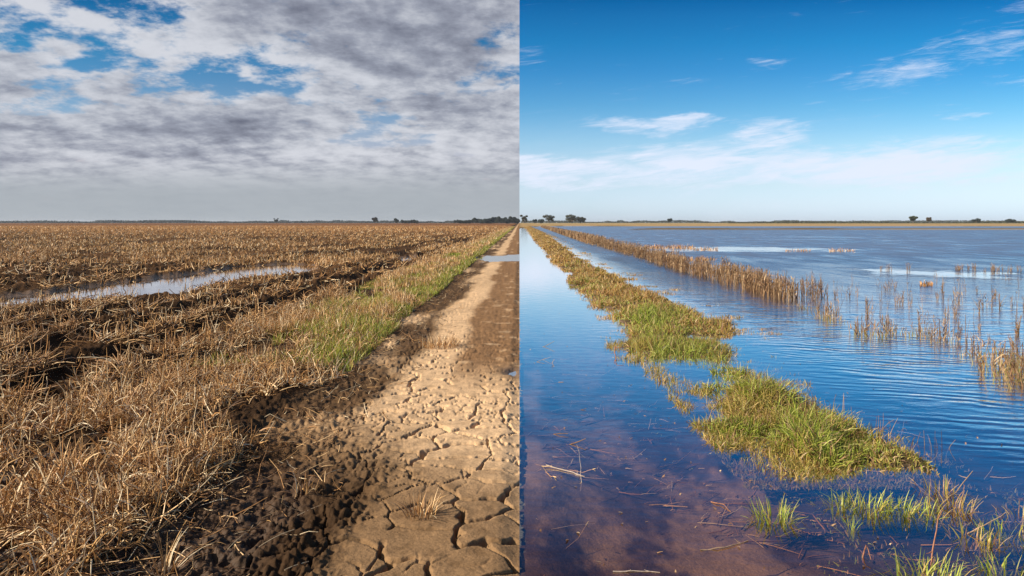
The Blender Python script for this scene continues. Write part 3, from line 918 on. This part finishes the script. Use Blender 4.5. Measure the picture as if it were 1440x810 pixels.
REACH = poly([(1060, 690), (1180, 690), (1300, 676), (1400, 672), (1460, 690), (1460, 815), (1290, 815), (1180, 780), (1090, 735)])
def pal_mix(x, y, d, m):
    r = rng.random(m)
    return np.where((r < 0.35)[:, None], pick(PAL_GREEN, m), np.where((r < 0.65)[:, None], pick(PAL_OLIVE, m), pick(PAL_BROWN, m)))
stuff('drowned_sprigs', [grass_on(REACH, 800, 0.075, 0.006, pal_mix, 5.0, 0.60, 0.0)], GRASS, 'thin scattered sprigs of weed poking out of the shallow water below the big island', 'water weed')


EDGEW = poly([(790, 470), (850, 520), (930, 560), (985, 600), (1000, 640), (1050, 660), (930, 640), (860, 560), (800, 500), (770, 420), (755, 385), (790, 420)])
stuff('weed_fragments', [grass_on(EDGEW, 420, 0.05, 0.006, pal_mix, 4.5, 0.55, 0.0)], GRASS, 'small floating weed fragments along the left side of the flooded grass', 'water weed')


def tuft_mesh(name, n, h, rad, pal, w=0.007, spread=0.5, seg=4):
    a = rng.uniform(0, 6.28, n); r = rad * np.sqrt(rng.random(n))
    P = np.stack([r * np.cos(a), r * np.sin(a) * 0.8, np.full(n, -0.06)], -1)
    out = a + rng.normal(0, 0.8, n)
    return blades(P, rng.uniform(0.55, 1.1, n) * h + 0.06, w * rng.uniform(0.7, 1.3, n), out, np.abs(rng.normal(0.15, spread * 0.5, n)), rng.normal(spread, 0.4, n), seg, pal(n), 2, None, 0.85, rng.uniform(-0.4, 0.4, n))

gpal = lambda n: np.where((rng.random(n) < 0.72)[:, None], pick(PAL_GREEN, n), pick(PAL_OLIVE, n))
opal = lambda n: np.where((rng.random(n) < 0.45)[:, None], pick(PAL_OLIVE, n), pick(PAL_BROWN, n))
for (a, b, nb, h, rad, pal, lb) in (
        (1088, 722, 95, 0.13, 0.075, gpal, 'low green grass tuft with curled blades, alone left of the others near the island'),
        (1182, 704, 60, 0.10, 0.07, gpal, 'green grass tuft just below the middle of the big island'),
        (1222, 708, 110, 0.14, 0.09, gpal, 'fullest bright green tuft in the row below the big island'),
        (1268, 712, 70, 0.12, 0.07, gpal, 'green tuft at the right end of the row below the island'),
        (1310, 716, 40, 0.12, 0.05, gpal, 'narrow upright green tuft beside a brown tangle'),
        (1342, 708, 90, 0.13, 0.08, opal, 'brown tangled dead tuft with one green shoot near the right edge'),
        (1196, 734, 16, 0.08, 0.025, gpal, 'tiny green shoot standing alone in dark water below the tuft row'),
        (1366, 752, 46, 0.11, 0.08, opal, 'olive and brown tuft low at the right near bare twigs'),
        (1412, 746, 60, 0.12, 0.09, gpal, 'green tuft by the right picture edge above the lowest one'),
        (1302, 806, 120, 0.13, 0.11, gpal, 'green tuft at the bottom edge with a dead twig rising from it'),
        (1404, 792, 50, 0.10, 0.09, gpal, 'lowest green tuft in the bottom right corner'),
        (1432, 720, 34, 0.11, 0.06, opal, 'small olive tuft cut by the right picture edge'),
        (1318, 684, 60, 0.11, 0.08, opal, 'brown and olive tuft at the right tip of the island'),
        (931, 534, 26, 0.09, 0.06, opal, 'small brown tuft in the water left of the big island'),
        (866, 487, 40, 0.08, 0.12, opal, 'low olive tuft at the left tip of the drowned grass')):
    x0, y0 = gnd(a, b)
    V, F, C = tuft_mesh('tuft', nb, h * 0.8, rad * 1.2, pal, 0.0075, 0.85)
    tag(obj('grass_tuft', mesh('grass_tuft', V, F, GRASS, C), None, (x0, y0, WATER_Z)), lb, 'grass tuft', 'grass tufts in the flood water')


# --- reeds
def reed_clump(n, h, rad, green=0.0, w=0.011):
    a = rng.uniform(0, 6.28, n); r = rad * np.sqrt(rng.random(n))
    P = np.stack([r * np.cos(a), r * np.sin(a), np.full(n, -0.08)], -1)
    H = h * rng.uniform(0.45, 1.05, n) + 0.08
    hd = rng.uniform(0, 6.28, n)
    parts = [blades(P, H, w * rng.uniform(0.6, 1.1, n), hd, np.abs(rng.normal(0.0, 0.13, n)), rng.normal(0.1, 0.2, n), 4, pick(PAL_BROWN, n), 3, np.where(rng.random(n) < 0.18, rng.normal(0, 1.4, n), 0), 0.35)]
    m = n * 2                                   # dead leaves hanging on the stems
    i = rng.integers(0, n, m)
    P2 = P[i].copy(); P2[:, 2] += rng.uniform(0.25, 0.9, m) * H[i]
    parts.append(blades(P2, rng.uniform(0.06, 0.16, m), w * rng.uniform(0.9, 1.6, m), rng.uniform(0, 6.28, m), rng.uniform(0.2, 0.9, m), rng.uniform(0.6, 2.0, m), 3, pick(PAL_BROWN, m), 2, None, 0.8, rng.uniform(-0.5, 0.5, m)))
    if green:
        m = int(n * green)
        a = rng.uniform(0, 6.28, m); r = rad * 1.2 * np.sqrt(rng.random(m))
        P3 = np.stack([r * np.cos(a), r * np.sin(a), np.full(m, -0.05)], -1)
        parts.append(blades(P3, rng.uniform(0.1, 0.22, m), 0.009, a, np.abs(rng.normal(0.2, 0.2, m)), rng.normal(0.5, 0.3, m), 3, pick(PAL_OLIVE, m), 2, None, 0.85))
    V, F, C = join(parts)
    return mesh('reed_clump', V, F, STRAW, C)

DENSE = [reed_clump(18, 0.44, 0.16, 0.0, 0.014) for _ in range(6)]
SPARSE_R = [reed_clump(6, 0.32, 0.032, 0.0, 0.010) for _ in range(6)]
EDGE_R = [reed_clump(10, 0.22, 0.20, 1.6, 0.009) for _ in range(4)]
STEM_R = [reed_clump(2, 0.36, 0.02, 0.0, 0.008) for _ in range(4)]


def put_reed(protos, x, y, label, group, s=1.0, name='reed_clump'):
    o = obj(name, random.choice(protos), None, (x, y, WATER_Z))
    o.rotation_euler.z = random.uniform(0, 6.28)
    k = s * random.uniform(0.8, 1.15)
    o.scale = (k * random.uniform(0.9, 1.2), k, k)
    return tag(o, label, 'reeds', group)

yy0 = 14.2
while yy0 < 58:
    for _ in range(3):
        put_reed(DENSE, 5.15 + 1.1 * random.random() ** 1.4, yy0 + random.uniform(-0.2, 0.2), 'dense brown dead reed clump in the long row beyond the channel', 'reed clumps in the long row', 1.0 + (yy0 - 14) / 160)
    yy0 += 0.34 * (yy0 / 14.2) ** 0.85
n = 9000
y = ysample(n, 52, 240, 1.5); x = 4.9 + 1.5 * rng.random(n) + 0.012 * (y - 52)
P = np.stack([x, y, np.full(n, WATER_Z - 0.1)], -1)
stuff('distant_reed_bed', [blades(P, rng.uniform(0.3, 0.7, n), 0.02 * np.clip(y / 40, 1, 5), rng.uniform(0, 6.28, n), np.abs(rng.normal(0, 0.15, n)), 0.1, 2, pick(PAL_BROWN, n), 2, None, 0.4, rng.uniform(0, 3.1, n))], STRAW,
      'far end of the brown reed row where it runs together towards the horizon', 'reeds')
near_row = [(1132, 432, .9), (1157, 443, 1), (1166, 446, 1), (1176, 450, .8), (1221, 468, 1.1), (1232, 470, .9), (1248, 468, .9), (1256, 466, .7), (1286, 470, .8), (1296, 468, .9), (1330, 478, .8), (1328, 466, .7), (1360, 497, .8), (1150, 436, .6), (1205, 458, .5), (1310, 474, .6)]
for a, b, s in near_row:
    x0, y0 = gnd(a, b)
    put_reed(SPARSE_R if s < 0.75 else EDGE_R, x0, y0, 'brown reed clump in the broken near end of the row', 'reed clumps at the near end of the row', s)
for a, b in [(1392, 505), (1402, 498), (1412, 512), (1408, 524), (1424, 520), (1434, 530), (1430, 508), (1442, 518), (1450, 527), (1420, 533), (1436, 500), (1460, 512), (1398, 516), (1416, 494), (1446, 538)]:
    x0, y0 = gnd(a, b)
    put_reed(EDGE_R, x0, y0, 'brown and green reed clump in the thicket at the right picture edge', 'reed clumps in the right thicket', 0.95)
rs = random.Random(5)
for i in range(120):
    a = rs.uniform(1125, 1450); b = rs.uniform(392, 500)
    lim = 425 + (a - 1125) * 0.25
    if b > lim + 12: b = rs.uniform(395, lim)
    x0, y0 = gnd(a, b)
    if rs.random() < 0.55:
        put_reed(STEM_R, x0, y0, 'lone thin dead reed stem standing in open rippled water', 'lone reed stems in open water', rs.uniform(.6, 1.1), 'lone_reed')
    else:
        put_reed(SPARSE_R, x0, y0, 'small loose bunch of dead reeds scattered in open water', 'loose reed bunches in open water', rs.uniform(.5, 1.0))
for i in range(34):
    a = rs.uniform(1340, 1440); b = 378.5 + rs.uniform(-1.5, 2.5) + (a - 1340) * 0.02
    x0, y0 = gnd(a if i > 6 else rs.uniform(1236, 1280), b)
    put_reed(SPARSE_R, x0, y0, 'short reed bunch in the line along the pale calm water at right', 'reed bunches along the calm water', 0.75)


def low_patch(x0p, x1p, yp, n, label, h=0.25):
    a = rng.uniform(x0p, x1p, n); b = yp + rng.normal(0, 1.0, n)
    x, y = gnd(a, b)
    P = np.stack([x, y, np.full(n, WATER_Z - 0.05)], -1)
    thing_mesh('stubble_patch', [blades(P, h * rng.uniform(0.4, 1.1, n), 0.022, rng.uniform(0, 6.28, n), np.abs(rng.normal(0.1, 0.3, n)), rng.normal(0.3, 0.4, n), 3, pick(PAL_STRAW * (0.9, 0.75, 0.6), n), 2, None, 0.5, rng.uniform(0, 3.1, n))],
               STRAW, label, 'stubble', 'stubble patches standing in the flood')['kind'] = 'stuff'
low_patch(905, 975, 348, 500, 'tan stubble patch behind the reed row, left end of the pale slick')
low_patch(975, 1010, 350.5, 120, 'thin tan stubble patch next to the widest patch in the flood')
low_patch(1104, 1140, 352.5, 120, 'tan stubble patch in the middle of the pale slick', 0.2)
low_patch(1166, 1202, 352.5, 130, 'tan stubble patch at the right end of the pale slick', 0.2)
low_patch(1294, 1312, 399, 90, 'small round olive stubble patch far out among lone stems', 0.14)
low_patch(955, 1005, 365, 200, 'tan stubble patch just behind the dense reed row', 0.22)


# ------------------------------------------------------------------ twigs, sticks, tufts on the track
def stick(name, pts, r, col, label, cat='twig', group=None):
    """a bent tapering twig with side shoots through ground points (x, y, z)"""
    parts = []
    def tube(ps, r0, r1):
        ps = np.array(ps, float); m = len(ps); V = []
        for i, p in enumerate(ps):
            t = ps[min(i + 1, m - 1)] - ps[max(i - 1, 0)]
            t = t / np.linalg.norm(t)
            up = np.array((0, 0, 1.0)) if abs(t[2]) < 0.8 else np.array((1.0, 0, 0))
            s = np.cross(t, up); s /= np.linalg.norm(s); q = np.cross(t, s)
            rr = r0 + (r1 - r0) * i / (m - 1)
            for k in range(5):
                a = k * 2 * math.pi / 5
                V.append(p + rr * (math.cos(a) * s + math.sin(a) * q))
        F = [(i * 5 + k, i * 5 + (k + 1) % 5, (i + 1) * 5 + (k + 1) % 5, (i + 1) * 5 + k) for i in range(m - 1) for k in range(5)]
        return np.array(V), np.array(F), np.tile(col, (len(V), 1)) * rng.uniform(0.9, 1.1)
    P = np.array(pts, float)
    P2 = [P[0]]
    for a, b in zip(P[:-1], P[1:]):
        l = np.linalg.norm(b - a)
        for t in (0.33, 0.66, 1.0):
            P2.append(a + (b - a) * t + (rng.normal(0, 0.03 * l, 3) * (1, 1, 0.5) if t < 1 else 0))
    r *= 0.75
    parts.append(tube(P2, r, r * 0.45))
    for i in range(2, len(P2) - 1, 3):
        d = rng.normal(0, 1, 3) * (1, 1, 0.4); d /= np.linalg.norm(d)
        l = np.linalg.norm(P[-1] - P[0]) * 0.12
        parts.append(tube([P2[i], P2[i] + d * l * 0.6, P2[i] + d * l + (0, 0, 0.1 * l)], r * 0.5, r * 0.2))
    return thing_mesh(name, parts, TWIG, label, cat, group)


def W(a, b, z=0.0):
    x, y = gnd(a, b)
    return (x, y, WATER_Z + z)
TW = (0.30, 0.20, 0.13); TWR = (0.26, 0.12, 0.07); PALE = (0.42, 0.33, 0.26)
TG = 'twigs in the flood water'
stick('twig', [W(768, 650, .012), W(795, 656, .006), W(822, 663, .0)], 0.006, PALE, 'long pale stick floating in the flooded track near the seam', group=TG)
stick('twig', [W(816, 676, -.03), W(817, 662, 0.05), W(811, 640, .10)], 0.003, PALE, 'thin pale twig poking up beside the floating stick', group=TG)
stick('twig', [W(864, 507, -.03), W(865, 494, .09), W(868, 498, .10), W(886, 497, .11)], 0.008, TWR, 'bent dark twig standing in the water left of the drowned grass', group=TG)
stick('twig', [W(994, 606, -.02), W(998, 592, .06), W(1010, 580, .12), W(1022, 574, .14)], 0.006, TW, 'forked grey brown twig at the left tip of the big island', group=TG)
stick('twig', [W(1306, 796, -.03), W(1314, 782, .10), W(1325, 770, .20)], 0.006, TWR, 'reddish dead twig rising from the bottom tuft', group=TG)
stick('twig', [W(1214, 776, -.02), W(1218, 772, .05), W(1225, 784, .02)], 0.005, TWR, 'short crooked reddish twig in dark water below the tuft row', group=TG)
stick('twig', [W(1320, 706, 0), W(1345, 700, .06), W(1368, 690, .14)], 0.006, TW, 'brown twig leaning over the tangled dead tuft', group=TG)
stick('twig', [W(1360, 742, 0), W(1385, 744, .05), W(1415, 740, .10)], 0.005, TW, 'low bare twig reaching right from the olive tuft', group=TG)
stick('twig', [W(862, 795, .003), W(890, 794, .003), W(928, 796, .002)], 0.005, PALE, 'pale stick floating flat by the bottom edge', group=TG)
stick('twig', [W(1000, 698, .0), W(1018, 704, .01), W(1028, 712, .0)], 0.005, TWR, 'short dark twig floating left of the curled green tuft', group=TG)
stick('twig', [W(985, 765, .002), W(1020, 762, .004), W(1052, 752, .002)], 0.006, TW, 'brown branch floating low in the dark water at bottom centre', group=TG)
stick('twig', [W(1150, 478, -.03), W(1162, 472, .05)], 0.004, TWR, 'small dark twig in the channel right of the bank grass', group=TG)
for (a, b, nb, h, rad, lb) in ((618, 487, 260, 0.13, 0.24, 'flat tan straw tuft lying across the middle of the dry track'),
                               (592, 724, 70, 0.09, 0.07, 'small brown straw tuft growing from a crack in the track'),
                               (232, 806, 30, 0.16, 0.04, 'upright straw tuft on dark soil at the bottom edge'),
                               (430, 692, 26, 0.10, 0.05, 'sparse straw tuft on the dark soil beside the cracked clay')):
    x0, y0 = gnd(a, b)
    V, F, C = tuft_mesh('t', nb, h, rad, lambda n: pick(PAL_STRAW, n), 0.006, 0.9)
    V = V * (1, 1, 1)
    z0 = float(height(np.array([x0]), np.array([y0]))[0][0])
    tag(obj('straw_tuft', mesh('straw_tuft', V, F, STRAW, C), None, (x0, y0, z0 + 0.045)), lb, 'straw tuft', 'straw tufts on the dry track')

# litter on the drowned track and floating flecks
parts = []
n = 3600
y = ysample(n, 1.8, 9, 1.6); x = rng.uniform(0.02, 3.2, n)
keep = fbm(x * 1.5, y * 1.5, 3, 301) > 0.48
x, y = x[keep], y[keep]; n = len(x)
P, _ = roots(x, y, -0.012)
P[:, 2] = np.minimum(P[:, 2], WATER_Z - 0.02)
parts.append(blades(P, 0.02 + 0.28 * rng.random(n) ** 3, rng.uniform(0.003, 0.011, n), rng.normal(0.1, 0.8, n), 1.5, rng.normal(0, 0.2, n), 4, pick(PAL_STRAW, n) * 0.8, 3, rng.normal(0, 0.3, n), 0.5))
stuff('sunken_litter', parts, TWIG, 'straw and rotting stems lying under water on the flooded track', 'litter')
n = 260
y = ysample(n, 2.2, 14, 1.3); x = rng.uniform(0.1, 3.4, n)
P = np.stack([x, y, np.full(n, WATER_Z + 0.002)], -1)
stuff('floating_flecks', [blades(P, rng.uniform(0.008, 0.03, n), rng.uniform(0.004, 0.012, n), rng.uniform(0, 6.28, n), 1.45, 0, 2, pick(PAL_BROWN, n), 2, None, 0.5)], TWIG, 'flecks of leaf and straw floating on the flooded track', 'litter')


# ------------------------------------------------------------------ trees
def tree_meshes(h, w, blobs, leaf, lc, trunk_h, nl=420, forks=3):
    tv, tf, cnt = [], [], 0
    def tube(p, q, r0, r1):
        nonlocal cnt
        p = np.array(p, float); q = np.array(q, float); t = q - p; t /= np.linalg.norm(t)
        s = np.cross(t, (0.3, 1, 0.1)); s /= np.linalg.norm(s); k = np.cross(t, s)
        for c_, r_ in ((p, r0), (q, r1)):
            for i in range(6):
                a = i * math.pi / 3
                tv.append(c_ + r_ * (math.cos(a) * s + math.sin(a) * k))
        for i in range(6):
            tf.append((cnt + i, cnt + (i + 1) % 6, cnt + 6 + (i + 1) % 6, cnt + 6 + i))
        cnt += 12
    r = h * 0.035
    top = (rng.normal(0, 0.03) * w, 0, trunk_h)
    tube((0, 0, -0.4), top, r * 1.3, r)
    V, C = [], []
    for bx, bz, br in blobs + [(-0.12, 0.55, 0.18), (0.15, 0.6, 0.18)]:
        br *= 1.25
        c = np.array((bx * w, rng.uniform(-0.25, 0.25) * w, bz * h))
        mid = (np.array(top) + c) / 2 + (0, 0, -0.05 * h)
        tube(top, mid, r * 0.7, r * 0.45); tube(mid, c, r * 0.45, r * 0.15)
        m = int(2.2 * nl * br / 0.2)
        d = rng.normal(0, 1, (m, 3)); d /= np.linalg.norm(d, axis=1)[:, None]
        p = c + d * (rng.random(m) ** 0.45)[:, None] * np.array((br * w, br * w, br * w * 0.72))
        e1 = rng.normal(0, 1, (m, 3)); e1 /= np.linalg.norm(e1, axis=1)[:, None]
        e2 = np.cross(e1, rng.normal(0, 1, (m, 3))); e2 /= np.linalg.norm(e2, axis=1)[:, None]
        s = leaf * rng.uniform(0.5, 1.2, (m, 1))
        V.append(np.stack([p - e1 * s, p - e2 * s * 0.6, p + e1 * s, p + e2 * s * 0.6], 1).reshape(-1, 3))
        C.append(np.repeat(np.array(lc) * rng.uniform(0.6, 1.5, (m, 1)), 4, 0))
    V = np.concatenate(V); C = np.concatenate(C)
    F = np.arange(len(V)).reshape(-1, 4)
    tv = np.array(tv)
    return mesh('trunk', tv, np.array(tf), BARK, np.tile((0.16, 0.12, 0.09), (len(tv), 1)), True), mesh('crown', V, F, LEAF, C)


def tree(px_, Y, meshes, label, name='gum_tree', group=None, s=1.0, rz=0.0, z=None):
    X = (px_ - 730.5) / FPX * Y
    if z is None:
        z = float(height(np.array([X]), np.array([Y]))[0][0])
    e = bpy.data.objects.new(name, None)
    COL.objects.link(e)
    e.location = (X, Y, z); e.scale = (s, s, s); e.rotation_euler.z = rz
    obj('trunk', meshes[0], e); obj('crown', meshes[1], e)
    return tag(e, label, 'tree', group)

GUM = (0.085, 0.082, 0.045)
DK = (0.040, 0.055, 0.045)
G = 'lone trees on the horizon'
tree(736.5, 900, tree_meshes(11, 9, [(-.35, .85, .18), (.05, .7, .16), (.4, .8, .16), (.3, .45, .18), (-.1, .35, .14), (.42, .25, .12)], 0.40, GUM, 3.2, 200), 'slender open gum tree standing just right of the seam at the end of the track', group=G)
tree(772, 900, tree_meshes(10.5, 14, [(-.42, .82, .14), (-.2, .9, .15), (.1, .85, .16), (.38, .78, .14), (.2, .55, .17), (.3, .35, .14), (.0, .6, .12)], 0.40, GUM, 3.0, 220), 'gum tree with a wide ragged crown between the slender tree and the broad pair', group=G)
tree(804, 900, tree_meshes(10.5, 14, [(-.38, .85, .16), (-.1, .9, .17), (.2, .8, .18), (-.35, .5, .18), (.0, .45, .18), (.3, .45, .17), (-.2, .25, .15)], 0.40, GUM, 3.0, 260), 'tallest broad gum tree, left half of the merged pair right of the track', group=G)
tree(816, 905, tree_meshes(9, 12, [(-.25, .75, .2), (.15, .7, .2), (.42, .6, .17), (.3, .35, .16), (-.1, .4, .18)], 0.40, GUM, 2.5, 260), 'rounder gum tree, right half of the merged pair right of the track', group=G)
tree(752, 1100, tree_meshes(7, 7, [(-.2, .6, .28), (.25, .7, .26), (.0, .35, .3)], 0.5, DK, 2, 220), 'small dim tree far behind the slender and the wide gum trees, left one', group=G)
tree(761, 1100, tree_meshes(7, 9, [(-.25, .6, .26), (.2, .65, .28), (.0, .35, .3)], 0.5, DK, 2, 220), 'small dim bushy tree far behind, against the wide gum tree', group=G)
tree(942, 1000, tree_meshes(6.5, 8, [(-.25, .8, .22), (.2, .85, .22), (.0, .6, .22)], 0.4, DK, 2.6, 240), 'solitary small round tree on the far shore across the open flood', group=G)
tree(1284, 800, tree_meshes(8, 9, [(-.36, .82, .17), (.0, .88, .2), (.36, .84, .17), (.15, .75, .14)], 0.35, (0.06, 0.075, 0.03), 4.6, 300), 'flat topped umbrella tree on the far shore at right, fuller one of two', group=G)
tree(1307, 820, tree_meshes(7, 7, [(-.2, .85, .2), (.25, .88, .17), (-.4, .6, .12)], 0.35, (0.11, 0.075, 0.035), 4.0, 220), 'thin reddish flat topped tree right of the fuller umbrella tree', group=G)
tree(1373, 900, tree_meshes(6.5, 10, [(-.35, .55, .17), (.05, .75, .2), (.35, .7, .17), (.2, .4, .2)], 0.4, DK, 2.5, 200), 'low leaning tree above the far shore scrub at right', group=G)
tree(1419, 900, tree_meshes(5.5, 11, [(-.3, .55, .22), (.1, .7, .22), (.4, .6, .2)], 0.4, DK, 2.2, 240), 'low spreading tree farthest right on the far shore', group=G)
tree(388, 1500, tree_meshes(11, 11, [(-.35, .85, .12), (.35, .88, .12), (.0, .35, .2), (.05, .7, .08)], 0.5, DK, 5.0, 200), 'sparse two headed tree sticking out of the left horizon treeline', group=G)
tree(527.5, 1100, tree_meshes(10, 9, [(-.3, .7, .26), (.15, .75, .28), (.3, .45, .2), (-.1, .4, .2)], 0.5, (0.06, 0.05, 0.045), 2.6, 260), 'single dark rounded tree on the left horizon, the left of two', group=G)
tree(557.5, 1100, tree_meshes(8.5, 7, [(-.2, .75, .28), (.2, .5, .3), (.0, .35, .3)], 0.5, DK, 2.2, 260), 'single dark tree on the left horizon at the end of a low grove', group=G)
# dark row of trees ending at the seam, left
ROW = [tree_meshes(9, 9, [(-.3, .6, .25), (.15, .75, .27), (.35, .45, .25), (-.1, .35, .3)], 0.6, DK, 2.2, 200),
       tree_meshes(10, 8, [(-.2, .75, .25), (.2, .6, .28), (.0, .35, .34)], 0.6, DK, 2.2, 200),
       tree_meshes(7.5, 10, [(-.35, .5, .26), (.05, .65, .3), (.38, .5, .24), (.0, .3, .3)], 0.6, DK, 2.0, 200)]
rt = random.Random(3)
xp = 640.0
while xp < 728.5:
    s = 0.62 + 0.42 * max(0, min(1, (xp - 655) / 30)) + rt.uniform(-0.1, 0.12)
    tree(xp, 1080 + rt.uniform(-30, 30), rt.choice(ROW), 'dark tree in the crowded row on the left horizon by the seam', 'row_tree', 'trees in the dark row by the seam', s, rt.uniform(0, 6))
    xp += rt.uniform(3.2, 5.0)
xp = 566.0
while xp < 590:
    tree(xp, 1150, rt.choice(ROW), 'dark low tree in the short grove on the left horizon', 'row_tree', 'trees in the short grove', 0.68, rt.uniform(0, 6))
    xp += 4.2


def wood(name, x0, x1, Y, hmin, hmax, n, col, leaf, label, s):
    """a far treeline that reads as one mass"""
    X = rng.uniform(x0, x1, n)
    prof = fbm(X * 0.012, X * 0 + s, 4, 400 + s) * 0.6 + fbm(X * 0.06, X * 0 + s, 3, 410 + s) * 0.6
    H = hmin + (hmax - hmin) * smooth(prof, 0.35, 0.85)
    p = np.stack([X, Y + rng.uniform(-40, 40, n), H * rng.random(n) ** 0.7], -1)
    e1 = rng.normal(0, 1, (n, 3)); e1 /= np.linalg.norm(e1, axis=1)[:, None]
    e2 = np.cross(e1, rng.normal(0, 1, (n, 3))); e2 /= np.linalg.norm(e2, axis=1)[:, None]
    sc_ = leaf * rng.uniform(0.5, 1.2, (n, 1))
    V = np.stack([p - e1 * sc_, p - e2 * sc_ * 0.7, p + e1 * sc_, p + e2 * sc_ * 0.7], 1).reshape(-1, 3)
    C = np.repeat(np.array(col) * rng.uniform(0.6, 1.5, (n, 1)), 4, 0)
    tag(obj(name, mesh(name, V, np.arange(4 * n).reshape(-1, 4), LEAF, C)), label, 'treeline', kind='stuff')
wood('far_treeline', -2600, -4, 2000, 3, 8, 45000, (0.045, 0.06, 0.06), 1.8, 'thin blue green treeline along the whole left horizon', 1)
wood('far_treeline', 4, 3200, 2000, 3, 8, 40000, (0.05, 0.06, 0.045), 1.8, 'thin dark treeline along the right horizon', 2)
wood('shore_scrub', 300, 1100, 1000, 1.2, 4.0, 16000, (0.055, 0.06, 0.035), 0.9, 'low dark scrub beyond the far shore at right', 3)


# ------------------------------------------------------------------ haze
HAZE = 0.00007
hm, hn, ho = material('haze_air')
pv = hn.new('ShaderNodeVolumePrincipled')
pv.inputs['Color'].default_value = (0.80, 0.87, 0.95, 1)
pv.inputs['Density'].default_value = HAZE
pv.inputs['Anisotropy'].default_value = 0.0
hn.put(ho.inputs['Volume'], pv.outputs[0])
bx, y0, y1, z0, z1 = 12500, -60, 6900, -1.8, 16
hv = [(a, b, c) for c in (z0, z1) for a, b in ((-bx, y0), (bx, y0), (bx, y1), (-bx, y1))]
hf = [(3, 2, 1, 0), (4, 5, 6, 7), (0, 1, 5, 4), (1, 2, 6, 5), (2, 3, 7, 6), (3, 0, 4, 7)]
tag(obj('haze', mesh('haze', hv, hf, hm)), 'thin pale haze in the air over the plain', 'haze', kind='stuff')
